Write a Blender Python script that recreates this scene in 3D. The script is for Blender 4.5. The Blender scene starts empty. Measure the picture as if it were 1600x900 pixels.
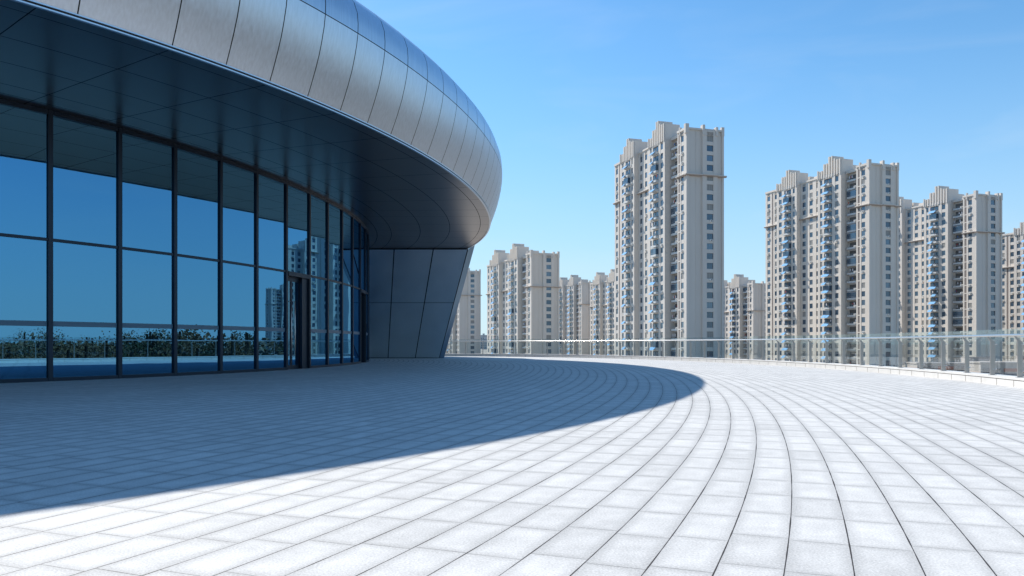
import bpy, math, random
from mathutils import Vector, Matrix
R = math.radians
random.seed(7)
sc = bpy.context.scene
col = sc.collection

# ------------------------------------------------------------------ camera, sky, sun, exposure
SUN_AZ, SUN_EL = -41.0, 44.4          # azimuth from +Y towards +X, elevation (degrees)
cd = bpy.data.cameras.new('camera'); cam = bpy.data.objects.new('camera', cd); col.objects.link(cam)
cam.location = (0, 0, 1.0); cam.rotation_euler = (R(90), 0, 0)
cd.sensor_width = 36.0; cd.lens = 27.0; cd.shift_y = 87 / 1600
cd.clip_start = 0.05; cd.clip_end = 12000
sc.camera = cam
w = bpy.data.worlds.new('World'); sc.world = w; w.use_nodes = True
nt = w.node_tree; bg = nt.nodes['Background']
sky = nt.nodes.new('ShaderNodeTexSky'); sky.sky_type = 'NISHITA'; sky.sun_disc = False
sky.sun_elevation = R(SUN_EL); sky.sun_rotation = R(SUN_AZ)
sky.air_density = 1.0; sky.dust_density = 0.15; sky.ozone_density = 2.6; sky.altitude = 0
hs = nt.nodes.new('ShaderNodeHueSaturation'); hs.inputs['Saturation'].default_value = 1.12; hs.inputs['Value'].default_value = 1.0
# the real sky that day: deep cyan blue high up, even pale blue air low down
tcw = nt.nodes.new('ShaderNodeTexCoord'); sxyz = nt.nodes.new('ShaderNodeSeparateXYZ'); nt.links.new(tcw.outputs['Generated'], sxyz.inputs[0])
tint = nt.nodes.new('ShaderNodeMixRGB'); tint.blend_type = 'MULTIPLY'; tint.inputs[0].default_value = 1.0; tint.inputs[2].default_value = (0.74, 0.97, 1.0, 1)
nt.links.new(sky.outputs[0], hs.inputs['Color']); nt.links.new(hs.outputs[0], tint.inputs[1])
lowf = nt.nodes.new('ShaderNodeMapRange'); lowf.interpolation_type = 'SMOOTHSTEP'
lowf.inputs[1].default_value = -0.02; lowf.inputs[2].default_value = 0.42; lowf.inputs[3].default_value = 0.90; lowf.inputs[4].default_value = 0.0
nt.links.new(sxyz.outputs[2], lowf.inputs[0])
airc = nt.nodes.new('ShaderNodeValToRGB'); nt.links.new(sxyz.outputs[2], airc.inputs[0])
airc.color_ramp.elements[0].position = 0.0; airc.color_ramp.elements[0].color = (3.5, 4.6, 5.35, 1)
airc.color_ramp.elements[1].position = 0.35; airc.color_ramp.elements[1].color = (1.5, 3.0, 5.0, 1)
air = nt.nodes.new('ShaderNodeMixRGB'); nt.links.new(lowf.outputs[0], air.inputs[0]); nt.links.new(tint.outputs[0], air.inputs[1]); nt.links.new(airc.outputs[0], air.inputs[2])
# very faint high cloud
mpc = nt.nodes.new('ShaderNodeMapping'); mpc.inputs['Scale'].default_value = (2.2, 2.2, 9.0); nt.links.new(tcw.outputs['Generated'], mpc.inputs[0])
cln = nt.nodes.new('ShaderNodeTexNoise'); cln.inputs['Scale'].default_value = 1.6; cln.inputs['Detail'].default_value = 8; cln.inputs['Distortion'].default_value = 0.6; nt.links.new(mpc.outputs[0], cln.inputs['Vector'])
clr = nt.nodes.new('ShaderNodeMapRange'); clr.inputs[1].default_value = 0.52; clr.inputs[2].default_value = 0.85; clr.inputs[3].default_value = 0.0; clr.inputs[4].default_value = 0.16
nt.links.new(cln.outputs[0], clr.inputs[0])
clm = nt.nodes.new('ShaderNodeMixRGB'); clm.inputs[2].default_value = (4.6, 5.1, 5.5, 1); nt.links.new(clr.outputs[0], clm.inputs[0]); nt.links.new(air.outputs[0], clm.inputs[1])
nt.links.new(clm.outputs[0], bg.inputs[0])
bg.inputs[1].default_value = 0.135
sd_ = bpy.data.lights.new('sun', 'SUN'); sd_.energy = 4.8; sd_.angle = R(0.5); sd_.color = (1.0, 0.945, 0.865)
sun = bpy.data.objects.new('sun', sd_); col.objects.link(sun)
sv = Vector((math.sin(R(SUN_AZ)) * math.cos(R(SUN_EL)), math.cos(R(SUN_AZ)) * math.cos(R(SUN_EL)), math.sin(R(SUN_EL))))
sun.rotation_euler = sv.to_track_quat('Z', 'Y').to_euler()
sc.view_settings.view_transform = 'Standard'; sc.view_settings.look = 'None'
sc.view_settings.gamma = 1; sc.view_settings.exposure = 0.40
sc.cycles.max_bounces = 10; sc.cycles.transparent_max_bounces = 24; sc.cycles.glossy_bounces = 5
sc.cycles.use_denoising = True

# ------------------------------------------------------------------ helpers
def tag(o, label=None, cat=None, group=None, kind=None):
    if label: o['label'] = label
    if cat: o['category'] = cat
    if group: o['group'] = group
    if kind: o['kind'] = kind
    return o
def empty(name, loc=(0, 0, 0), rz=0):
    o = bpy.data.objects.new(name, None); o.location = loc; o.rotation_euler = (0, 0, rz); col.objects.link(o); return o
def link(name, me, parent=None, loc=None, kind=None):
    o = bpy.data.objects.new(name, me); col.objects.link(o)
    if parent: o.parent = parent
    if loc is not None: o.location = loc
    if kind: o['kind'] = kind
    return o
class MB:
    def __init__(s): s.v = []; s.f = []; s.m = []; s.sm = []
    def face(s, vs, m=0, smooth=False):
        n = len(s.v); s.v += [tuple(p) for p in vs]; s.f.append(tuple(range(n, n + len(vs)))); s.m.append(m); s.sm.append(smooth)
    def box(s, x0, x1, y0, y1, z0, z1, m=0):
        if x0 > x1: x0, x1 = x1, x0
        if y0 > y1: y0, y1 = y1, y0
        n = len(s.v)
        s.v += [(x, y, z) for z in (z0, z1) for y in (y0, y1) for x in (x0, x1)]
        for q in ((0, 2, 3, 1), (4, 5, 7, 6), (0, 1, 5, 4), (2, 6, 7, 3), (0, 4, 6, 2), (1, 3, 7, 5)):
            s.f.append(tuple(n + i for i in q)); s.m.append(m); s.sm.append(False)
    def hexa(s, P, m=0):      # 8 points: bottom ring 0-3, top ring 4-7
        n = len(s.v); s.v += [tuple(p) for p in P]
        for q in ((3, 2, 1, 0), (4, 5, 6, 7), (0, 1, 5, 4), (1, 2, 6, 5), (2, 3, 7, 6), (3, 0, 4, 7)):
            s.f.append(tuple(n + i for i in q)); s.m.append(m); s.sm.append(False)
    def obox(s, c, t, n_, hl, hw, z0, z1, m=0):   # oriented box: centre c, tangent t, normal n
        c = Vector(c[:2]); P = []
        for z in (z0, z1):
            for a, b in ((-1, -1), (1, -1), (1, 1), (-1, 1)):
                p = c + t * (a * hl) + n_ * (b * hw); P.append((p.x, p.y, z))
        s.hexa(P, m)
    def tube(s, pts, r, m=0, seg=8, closed=False):
        pts = [Vector(p) for p in pts]; n0 = len(s.v); N = len(pts)
        for i, p in enumerate(pts):
            a = pts[(i - 1) % N] if (i > 0 or closed) else p; b = pts[(i + 1) % N] if (i < N - 1 or closed) else p
            d = (b - a).normalized(); up = Vector((0, 0, 1)) if abs(d.z) < 0.95 else Vector((1, 0, 0))
            x = d.cross(up).normalized(); y = x.cross(d)
            for k in range(seg):
                an = 2 * math.pi * k / seg; q = p + x * (math.cos(an) * r) + y * (math.sin(an) * r); s.v.append(tuple(q))
        for i in range(N if closed else N - 1):
            j = (i + 1) % N
            for k in range(seg):
                k2 = (k + 1) % seg
                s.f.append((n0 + i * seg + k, n0 + i * seg + k2, n0 + j * seg + k2, n0 + j * seg + k)); s.m.append(m); s.sm.append(True)
        if not closed:
            s.f.append(tuple(n0 + k for k in range(seg))); s.m.append(m); s.sm.append(False)
            s.f.append(tuple(n0 + (N - 1) * seg + k for k in reversed(range(seg)))); s.m.append(m); s.sm.append(False)
    def mesh(s, name, mats):
        me = bpy.data.meshes.new(name); me.from_pydata(s.v, [], s.f)
        for m in (mats if isinstance(mats, (list, tuple)) else [mats]): me.materials.append(m)
        me.polygons.foreach_set('material_index', s.m); me.polygons.foreach_set('use_smooth', s.sm); me.update(); return me
    def build(s, name, mats, parent=None, kind=None):
        return link(name, s.mesh(name, mats), parent, kind=kind)

def mat(name, color, rough=0.6, metal=0.0, var=0.0, scale=5.0, bump=0.0, bscale=60.0, spec=0.5, rvar=0.0, stretch=None):
    m = bpy.data.materials.new(name); m.use_nodes = True; t = m.node_tree; p = t.nodes['Principled BSDF']
    p.inputs['Base Color'].default_value = (*color, 1); p.inputs['Roughness'].default_value = rough
    p.inputs['Metallic'].default_value = metal; p.inputs['Specular IOR Level'].default_value = spec
    tc = t.nodes.new('ShaderNodeTexCoord'); src = tc.outputs['Object']
    if stretch:
        mp = t.nodes.new('ShaderNodeMapping'); mp.inputs['Scale'].default_value = stretch; t.links.new(src, mp.inputs[0]); src = mp.outputs[0]
    if var or rvar:
        n = t.nodes.new('ShaderNodeTexNoise'); n.inputs['Scale'].default_value = scale; n.inputs['Detail'].default_value = 6
        t.links.new(src, n.inputs['Vector'])
        if var:
            r = t.nodes.new('ShaderNodeMapRange'); r.inputs[1].default_value = 0.25; r.inputs[2].default_value = 0.75
            r.inputs[3].default_value = 1 - var; r.inputs[4].default_value = 1 + var; t.links.new(n.outputs[0], r.inputs[0])
            v = t.nodes.new('ShaderNodeVectorMath'); v.operation = 'SCALE'; v.inputs[0].default_value = color
            t.links.new(r.outputs[0], v.inputs['Scale']); t.links.new(v.outputs[0], p.inputs['Base Color'])
        if rvar:
            r = t.nodes.new('ShaderNodeMapRange'); r.inputs[1].default_value = 0.25; r.inputs[2].default_value = 0.75
            r.inputs[3].default_value = rough - rvar; r.inputs[4].default_value = rough + rvar
            t.links.new(n.outputs[0], r.inputs[0]); t.links.new(r.outputs[0], p.inputs['Roughness'])
    if bump:
        n = t.nodes.new('ShaderNodeTexNoise'); n.inputs['Scale'].default_value = bscale; n.inputs['Detail'].default_value = 4
        b = t.nodes.new('ShaderNodeBump'); b.inputs['Strength'].default_value = bump; b.inputs['Distance'].default_value = 0.02
        t.links.new(src, n.inputs['Vector']); t.links.new(n.outputs[0], b.inputs['Height']); t.links.new(b.outputs[0], p.inputs['Normal'])
    return m
def glass_mat(name, tint, f0, rough=0.0, power=1.0, gcol=(1, 1, 1)):
    m = bpy.data.materials.new(name); m.use_nodes = True; t = m.node_tree
    for n in list(t.nodes): t.nodes.remove(n)
    o = t.nodes.new('ShaderNodeOutputMaterial'); mx = t.nodes.new('ShaderNodeMixShader')
    tr = t.nodes.new('ShaderNodeBsdfTransparent'); tr.inputs[0].default_value = (*tint, 1)
    gl = t.nodes.new('ShaderNodeBsdfGlossy'); gl.inputs['Roughness'].default_value = rough; gl.inputs[0].default_value = (*gcol, 1)
    lw = t.nodes.new('ShaderNodeLayerWeight'); lw.inputs[0].default_value = 0.5
    pw = t.nodes.new('ShaderNodeMath'); pw.operation = 'POWER'; pw.inputs[1].default_value = 5.0 * power
    t.links.new(lw.outputs['Facing'], pw.inputs[0])
    mr = t.nodes.new('ShaderNodeMapRange'); mr.inputs[3].default_value = f0; mr.inputs[4].default_value = 0.95
    t.links.new(pw.outputs[0], mr.inputs[0]); t.links.new(mr.outputs[0], mx.inputs[0])
    t.links.new(tr.outputs[0], mx.inputs[1]); t.links.new(gl.outputs[0], mx.inputs[2]); t.links.new(mx.outputs[0], o.inputs[0])
    return m

# ------------------------------------------------------------------ plan curves (ellipses and their parallel curves)
class Ell:
    def __init__(s, cx, cy, a, b, rot, n=4000):
        s.c = (cx, cy, a, b, rot); s.n = n; s.S = [0.0]; ca, sa = math.cos(rot), math.sin(rot)
        s.P = []; s.N = []; s.psi = []
        for i in range(n + 1):
            th = -math.pi / 1 + 2 * math.pi * i / n + math.pi   # 0..2pi, 0 = +a axis
            ex, ey = a * math.cos(th), b * math.sin(th); nx, ny = b * math.cos(th), a * math.sin(th); l = math.hypot(nx, ny); nx /= l; ny /= l
            s.P.append((cx + ca * ex - sa * ey, cy + sa * ex + ca * ey)); s.N.append((ca * nx - sa * ny, sa * nx + ca * ny))
            ps = math.atan2(ny, nx);
            if i and ps < s.psi[-1] - 3: ps += 2 * math.pi
            s.psi.append(ps)
            if i: s.S.append(s.S[-1] + math.hypot(s.P[i][0] - s.P[i - 1][0], s.P[i][1] - s.P[i - 1][1]))
    def sd(s, x, y):
        cx, cy, a, b, rot = s.c; ca, sa = math.cos(rot), math.sin(rot)
        px, py = (x - cx) * ca + (y - cy) * sa, -(x - cx) * sa + (y - cy) * ca
        th = math.atan2(py / b, px / a)
        for _ in range(12):      # Newton on (P-E).E'=0
            c_, s_ = math.cos(th), math.sin(th)
            dx, dy = px - a * c_, py - b * s_; g = dx * (-a * s_) + dy * (b * c_)
            h = -(a * a * s_ * s_ + b * b * c_ * c_) + dx * (-a * c_) + dy * (-b * s_)
            if h >= -1e-6: h = -(a * a * s_ * s_ + b * b * c_ * c_)
            st = -g / h; th += max(-0.3, min(0.3, st))
        d = math.hypot(px - a * math.cos(th), py - b * math.sin(th))
        if (px / a) ** 2 + (py / b) ** 2 < 1: d = -d
        th %= 2 * math.pi; k = th / (2 * math.pi) * s.n; i = min(int(k), s.n - 1); f = k - i
        return d, s.S[i] * (1 - f) + s.S[i + 1] * f, s.psi[i] * (1 - f) + s.psi[i + 1] * f
    def at(s, i, d=0.0):
        i %= s.n; return Vector((s.P[i][0] + d * s.N[i][0], s.P[i][1] + d * s.N[i][1]))
    def nrm(s, i): return Vector(s.N[i % s.n])
    def walk(s, d, step, i0, count, dirn=1):     # indices spaced by `step` along the parallel curve
        out = [i0]; i = i0; acc = 0; p = s.at(i, d)
        while len(out) < count:
            i += dirn; q = s.at(i, d); acc += (q - p).length; p = q
            if acc >= step: out.append(i); acc -= step
            if abs(i - i0) >= s.n: break
        return out
    def near(s, d, x, y): return min(range(s.n), key=lambda i: (s.at(i, d) - Vector((x, y))).length)
ROOF = Ell(-21.77, 37.24, 20.68, 30.20, -0.018)
PAVE = Ell(-18.42, 32.24, 21.28, 44.25, -0.0255)
RAIL = Ell(-9.87, 26.86, 22.85, 35.44, -0.054)
WALL_D = -6.62; SOFFIT_Z = 7.2; CITY_Z = -8.0

# ------------------------------------------------------------------ materials
M = {}
M['metal'] = mat('brushed_cladding', (0.65, 0.715, 0.80), 0.36, 1.0, var=0.08, scale=3.5, rvar=0.03, stretch=(5.0, 5.0, 0.15))
M['seam'] = mat('dark_seam', (0.02, 0.022, 0.025), 0.6)
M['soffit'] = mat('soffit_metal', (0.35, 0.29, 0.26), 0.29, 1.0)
M['leg'] = mat('leg_metal', (0.72, 0.78, 0.82), 0.42, 1.0, var=0.05, scale=1.0, rvar=0.04)
M['trim'] = mat('bright_trim', (0.75, 0.77, 0.8), 0.3, 0.9)
M['frame'] = mat('dark_mullion', (0.016, 0.03, 0.05), 0.35, 0.6)
M['inside'] = mat('dark_interior', (0.05, 0.05, 0.055), 0.8)
M['glass'] = glass_mat('tinted_glass', (0.05, 0.12, 0.18), 0.42, gcol=(0.20, 0.60, 1.0))
M['frost'] = mat('frosted_film', (0.07, 0.15, 0.22), 0.35)
M['steel'] = mat('stainless', (0.62, 0.6, 0.58), 0.28, 1.0)
M['rpost'] = mat('post_steel', (0.45, 0.41, 0.38), 0.4, 0.8)
M['rglass'] = glass_mat('railing_glass', (0.90, 0.935, 0.935), 0.035)
M['kerb'] = mat('kerb_stone', (0.60, 0.59, 0.57), 0.7, var=0.07, scale=3, bump=0.1, bscale=80)
M['roof'] = mat('roof_membrane', (0.3, 0.3, 0.31), 0.8)
M['city'] = mat('city_ground', (0.27, 0.25, 0.22), 0.9, var=0.35, scale=0.02)
M['podium'] = mat('podium_wall', (0.4, 0.39, 0.37), 0.8, var=0.1)

def panel_metal(m, d_lines, s_step, w=0.012):
    """thin dark joints between cladding sheets, driven by the mesh attributes S (length) and D (offset)"""
    t = m.node_tree; p = t.nodes['Principled BSDF']
    aS = t.nodes.new('ShaderNodeAttribute'); aS.attribute_name = 'S'; aD = t.nodes.new('ShaderNodeAttribute'); aD.attribute_name = 'D'
    def near(src, val=None, step=None, width=w):
        a = t.nodes.new('ShaderNodeMath')
        if step:
            a.operation = 'PINGPONG'; a.inputs[1].default_value = step / 2; t.links.new(src, a.inputs[0])
        else:
            b = t.nodes.new('ShaderNodeMath'); b.operation = 'SUBTRACT'; b.inputs[1].default_value = val; t.links.new(src, b.inputs[0])
            a.operation = 'ABSOLUTE'; t.links.new(b.outputs[0], a.inputs[0])
        c = t.nodes.new('ShaderNodeMath'); c.operation = 'LESS_THAN'; c.inputs[1].default_value = width; t.links.new(a.outputs[0], c.inputs[0]); return c.outputs[0]
    acc = near(aS.outputs['Fac'], step=s_step)
    for d in d_lines:
        q = near(aD.outputs['Fac'], val=d); mx = t.nodes.new('ShaderNodeMath'); mx.operation = 'MAXIMUM'
        t.links.new(acc, mx.inputs[0]); t.links.new(q, mx.inputs[1]); acc = mx.outputs[0]
    ms = t.nodes.new('ShaderNodeMixShader'); df = t.nodes.new('ShaderNodeBsdfDiffuse'); df.inputs[0].default_value = (0.012, 0.013, 0.016, 1)
    out = t.nodes['Material Output']; t.links.new(acc, ms.inputs[0]); t.links.new(p.outputs[0], ms.inputs[1]); t.links.new(df.outputs[0], ms.inputs[2])
    t.links.new(ms.outputs[0], out.inputs[0])
panel_metal(M['soffit'], [-0.5, -2.1, -3.7, -5.3, -6.1], 2.57)

# slight roller-wave in the float glass
t_ = M['glass'].node_tree; g_ = [n for n in t_.nodes if n.type == 'BSDF_GLOSSY'][0]
tc_ = t_.nodes.new('ShaderNodeTexCoord'); nz_ = t_.nodes.new('ShaderNodeTexNoise'); nz_.inputs['Scale'].default_value = 0.7; nz_.inputs['Detail'].default_value = 1
bp_ = t_.nodes.new('ShaderNodeBump'); bp_.inputs['Strength'].default_value = 0.07; bp_.inputs['Distance'].default_value = 0.012
t_.links.new(tc_.outputs['Object'], nz_.inputs['Vector']); t_.links.new(nz_.outputs[0], bp_.inputs['Height']); t_.links.new(bp_.outputs[0], g_.inputs['Normal'])

# ---- granite paving in concentric courses
STONE_W, STONE_L = 0.284, 0.56
def paving_mat():
    m = bpy.data.materials.new('granite_paving'); m.use_nodes = True; t = m.node_tree; p = t.nodes['Principled BSDF']
    L = t.links.new
    def A(n): a = t.nodes.new('ShaderNodeAttribute'); a.attribute_name = n; return a.outputs['Fac']
    def Mt(op, a, b=None, c=None):
        n = t.nodes.new('ShaderNodeMath'); n.operation = op
        for i, v in enumerate((a, b, c)):
            if v is None: continue
            if isinstance(v, (int, float)): n.inputs[i].default_value = v
            else: L(v, n.inputs[i])
        return n.outputs[0]
    V = A('V'); S = A('S'); PSI = A('PSI')
    row = Mt('FLOOR', V); fr = Mt('SUBTRACT', V, row)
    wn = t.nodes.new('ShaderNodeTexWhiteNoise'); wn.noise_dimensions = '1D'; L(row, wn.inputs['W'])
    u = Mt('ADD', Mt('DIVIDE', Mt('ADD', S, Mt('MULTIPLY', Mt('MULTIPLY', row, STONE_W), PSI)), STONE_L), Mt('ADD', Mt('MULTIPLY', row, 0.5), Mt('MULTIPLY', wn.outputs[0], 0.25)))
    iu = Mt('FLOOR', u); fu = Mt('SUBTRACT', u, iu)
    geo = t.nodes.new('ShaderNodeTexCoord'); obj = geo.outputs['Object']
    # joint distance in metres
    dv = Mt('MULTIPLY', Mt('MINIMUM', fr, Mt('SUBTRACT', 1.0, fr)), STONE_W)
    du = Mt('MULTIPLY', Mt('MINIMUM', fu, Mt('SUBTRACT', 1.0, fu)), STONE_L)
    nz = t.nodes.new('ShaderNodeTexNoise'); nz.inputs['Scale'].default_value = 2.5; nz.inputs['Detail'].default_value = 3; L(obj, nz.inputs['Vector'])
    jn = Mt('MULTIPLY', Mt('POWER', nz.outputs[0], 1.6), 0.0078)
    jv = Mt('LESS_THAN', dv, Mt('ADD', jn, 0.0006)); ju = Mt('LESS_THAN', du, Mt('ADD', Mt('MULTIPLY', jn, 0.6), 0.0004))
    joint = Mt('MAXIMUM', jv, Mt('MULTIPLY', ju, 0.75))
    cmb = t.nodes.new('ShaderNodeCombineXYZ'); L(row, cmb.inputs[0]); L(iu, cmb.inputs[1])
    w2 = t.nodes.new('ShaderNodeTexWhiteNoise'); w2.noise_dimensions = '3D'; L(cmb.outputs[0], w2.inputs['Vector'])
    n2 = t.nodes.new('ShaderNodeTexNoise'); n2.inputs['Scale'].default_value = 85; n2.inputs['Detail'].default_value = 5; n2.inputs['Roughness'].default_value = 0.75; L(obj, n2.inputs['Vector'])
    n3 = t.nodes.new('ShaderNodeTexNoise'); n3.inputs['Scale'].default_value = 0.55; n3.inputs['Detail'].default_value = 7; L(obj, n3.inputs['Vector'])
    n4 = t.nodes.new('ShaderNodeTexNoise'); n4.inputs['Scale'].default_value = 5.0; n4.inputs['Detail'].default_value = 5; L(obj, n4.inputs['Vector'])
    # worn dirt near the joints
    edge = Mt('SUBTRACT', 1.0, Mt('MINIMUM', Mt('DIVIDE', Mt('MINIMUM', dv, du), 0.07), 1.0))
    val = Mt('ADD', 0.55, Mt('MULTIPLY', Mt('SUBTRACT', w2.outputs[0], 0.5), 0.06))
    val = Mt('ADD', val, Mt('MULTIPLY', Mt('SUBTRACT', n2.outputs[0], 0.5), 0.8))
    val = Mt('ADD', val, Mt('MULTIPLY', Mt('SUBTRACT', n3.outputs[0], 0.5), 0.14))
    val = Mt('ADD', val, Mt('MULTIPLY', Mt('SUBTRACT', n4.outputs[0], 0.5), 0.26))
    val = Mt('SUBTRACT', val, Mt('MULTIPLY', Mt('MULTIPLY', edge, n4.outputs[0]), 0.24))
    # a few drilled specks
    vo = t.nodes.new('ShaderNodeTexVoronoi'); vo.inputs['Scale'].default_value = 1.1; L(obj, vo.inputs['Vector'])
    spk = Mt('LESS_THAN', vo.outputs['Distance'], 0.012)
    val = Mt('MULTIPLY', val, Mt('SUBTRACT', 1.0, Mt('MULTIPLY', spk, 0.7)))
    rgb = t.nodes.new('ShaderNodeCombineXYZ'); L(Mt('MULTIPLY', val, 1.0), rgb.inputs[0]); L(Mt('MULTIPLY', val, 0.993), rgb.inputs[1]); L(Mt('MULTIPLY', val, 0.965), rgb.inputs[2])
    mx = t.nodes.new('ShaderNodeMixRGB'); L(joint, mx.inputs[0]); L(rgb.outputs[0], mx.inputs[1]); mx.inputs[2].default_value = (0.035, 0.03, 0.028, 1)
    L(mx.outputs[0], p.inputs['Base Color']); p.inputs['Roughness'].default_value = 0.75; p.inputs['Specular IOR Level'].default_value = 0.3
    b = t.nodes.new('ShaderNodeBump'); b.inputs['Strength'].default_value = 0.35; b.inputs['Distance'].default_value = 0.004
    hgt = Mt('SUBTRACT', Mt('ADD', Mt('MULTIPLY', n2.outputs[0], 0.35), Mt('MULTIPLY', w2.outputs[0], 0.15)), joint)
    L(hgt, b.inputs['Height']); L(b.outputs[0], p.inputs['Normal'])
    return m
M['paving'] = paving_mat()

# ------------------------------------------------------------------ terrace
def terrace():
    me = bpy.data.meshes.new('terrace_paving'); nt_, nr = 480, 150
    V = []; S = []; PS = []; VV = []
    cx, cy = -6.0, 24.0
    for j in range(nr + 1):
        t = (j / nr)
        for i in range(nt_):
            q = RAIL.at(int(i / nt_ * RAIL.n), -0.30)
            x = cx + (q.x - cx) * t; y = cy + (q.y - cy) * t
            d, s, ps = PAVE.sd(x, y); V.append((x, y, 0.0)); S.append(s); PS.append(ps); VV.append((d - 2.3208) / STONE_W)
    F = []
    for j in range(nr):
        for i in range(nt_):
            a = j * nt_ + i; b = j * nt_ + (i + 1) % nt_
            F.append((a, b, b + nt_, a + nt_) if j else (a, b + nt_, a + nt_))
    # drop faces that straddle the seam of the arc-length parameter (hidden inside the building side)
    me.from_pydata(V, [], F)
    for n, dat in (('S', S), ('PSI', PS), ('V', VV)):
        at = me.attributes.new(n, 'FLOAT', 'POINT'); at.data.foreach_set('value', dat)
    me.materials.append(M['paving']); o = link('terrace_paving', me); tag(o, kind='structure'); return o
# rotate ellipse parameter so that its seam lies on the hidden side: add pi to the ellipse angle
PAVE = Ell(-18.42, 32.24, 21.28, 44.25, -0.0255 + math.pi)
terrace()

def ring(mb, E, prof, idx, m=0, smooth=False, closed=True):
    """sweep a profile [(offset,z)...] along curve indices"""
    n0 = len(mb.v); k = len(prof)
    for i in idx:
        for d, z in prof:
            p = E.at(i, d); mb.v.append((p.x, p.y, z))
    N = len(idx)
    for a in range(N if closed else N - 1):
        b = (a + 1) % N
        for c in range(k - 1):
            mb.f.append((n0 + a * k + c, n0 + b * k + c, n0 + b * k + c + 1, n0 + a * k + c + 1)); mb.m.append(m); mb.sm.append(smooth)
full = list(range(0, 4000, 10))
k = MB()
ring(k, RAIL, [(-0.30, -0.01), (-0.30, 0.145)], full)
ring(k, RAIL, [(-0.285, 0.145), (-0.285, 0.16)], full, 1)
ring(k, RAIL, [(-0.30, 0.16), (-0.30, 0.205), (0.30, 0.205), (0.30, 0.0)], full)
for i in RAIL.walk(-0.3, 0.9, 0, 400):
    p = RAIL.at(i, -0.301); n = RAIL.nrm(i); t_ = Vector((-n.y, n.x)); k.obox(p, t_, n, 0.004, 0.004, 0.0, 0.145, 1)
k.build('kerb', [M['kerb'], mat('kerb_joint', (0.16, 0.12, 0.10), 0.9)], kind='structure')
k = MB(); ring(k, RAIL, [(0.29, 0.0), (0.29, CITY_Z)], full); k.build('terrace_retaining_wall', M['podium'], kind='structure')
g = MB(); g.face([(-5000, -5000, CITY_Z), (5000, -5000, CITY_Z), (5000, 9000, CITY_Z), (-5000, 9000, CITY_Z)]); g.build('city_ground', M['city'], kind='structure')

# ------------------------------------------------------------------ the curved hall
hall = empty('curved_hall', (-21.77, 37.24, 0))
tag(hall, 'round metal-clad hall with overhanging bulging roof and tinted glass front on the plaza', 'building')
OFF = Vector((-21.77, 37.24, 0))
def hb(mb, name, mats, parent=None, kind=None):
    mb.v = [(x + 21.77, y - 37.24, z) for x, y, z in mb.v]; o = mb.build(name, mats, parent or hall, kind); return o
SEC = [(0.02, 7.27), (0.15, 7.58), (0.28, 7.92), (0.40, 8.27), (0.49, 8.62), (0.56, 8.95), (0.60, 9.25)]
SEC2 = [(0.60, 9.25), (0.605, 9.5), (0.58, 9.8), (0.47, 10.1), (0.24, 10.36), (-0.3, 10.6), (-1.4, 10.8)]
i0 = ROOF.near(0, -7.1, 16.1)
joints = ROOF.walk(0, 1.285, i0, 400)
joints = [j for j in joints if j - i0 < ROOF.n - 20] + [i0 + ROOF.n]
fb = MB(); ub = MB()
def shift(sec, e): return [(d + e, z) for d, z in sec]
for bi, (mb, sec) in enumerate(((fb, SEC), (ub, SEC2))):
    z0, z1 = sec[0][1], sec[-1][1]
    sec_in = [(d, z) for d, z in sec]
    if bi == 1: sec_in[0] = (0.599, 9.264)
    else: sec_in[-1] = (0.599, 9.238)
    for a, b in zip(joints[:-1], joints[1:]):
        n = 4; idx = [a + 0.32 + (b - a - 0.64) * q / n for q in range(n + 1)]
        n0 = len(mb.v); kk = len(sec_in)
        for i in idx:
            fi = i - math.floor(i); i_ = int(math.floor(i))
            for d, z in sec_in:
                p = ROOF.at(i_, d) * (1 - fi) + ROOF.at(i_ + 1, d) * fi; mb.v.append((p.x, p.y, z))
        for q in range(n):
            for c in range(kk - 1):
                mb.f.append((n0 + q * kk + c, n0 + (q + 1) * kk + c, n0 + (q + 1) * kk + c + 1, n0 + q * kk + c + 1)); mb.m.append(0); mb.sm.append(True)
    ring(mb, ROOF, shift(sec, -0.03), full, 1, True)
hb(fb, 'fascia_cladding', [M['metal'], M['seam']])
hb(ub, 'roof_edge_cladding', [M['metal'], M['seam']])
# roof deck closing the top
rd = MB(); ring(rd, ROOF, [(-1.38, 10.78), (-4.0, 10.9), (-12.0, 11.0)], full)
top = [ROOF.at(i, -12.0) for i in full]; rd.face([(p.x, p.y, 11.0) for p in top]); hb(rd, 'roof', M['roof'])
# soffit with attributes
def soffit():
    V = []; S = []; D = []; F = []; ds = [0.0, -0.5, -1.5, -3, -5, -6.6, -9, -13]
    idx = list(range(0, 4000, 8)); sj = 0
    for i in idx:
        for d in ds:
            p = ROOF.at(i, d); V.append((p.x - OFF.x, p.y - OFF.y, SOFFIT_Z)); S.append(ROOF.S[i] - ROOF.S[i0 % ROOF.n]); D.append(d)
    k = len(ds); N = len(idx)
    for a in range(N):
        b = (a + 1) % N
        for c in range(k - 1): F.append((a * k + c, a * k + c + 1, b * k + c + 1, b * k + c))
    me = bpy.data.meshes.new('soffit'); me.from_pydata(V, [], F)
    for n, dat in (('S', S), ('D', D)):
        at = me.attributes.new(n, 'FLOAT', 'POINT'); at.data.foreach_set('value', dat)
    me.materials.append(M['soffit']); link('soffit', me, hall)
soffit()
tr = MB()
ring(tr, ROOF, [(-0.045, 7.17), (0.03, 7.17), (0.03, 7.20), (-0.045, 7.20), (-0.045, 7.17)], full, 0)
ring(tr, ROOF, [(0.0, 7.20), (-0.01, 7.235)], full, 1)
ring(tr, ROOF, [(-0.005, 7.235), (0.045, 7.235), (0.045, 7.262), (-0.005, 7.262), (-0.005, 7.235)], full, 0)
hb(tr, 'drip_trim', [M['trim'], M['seam']])
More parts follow.
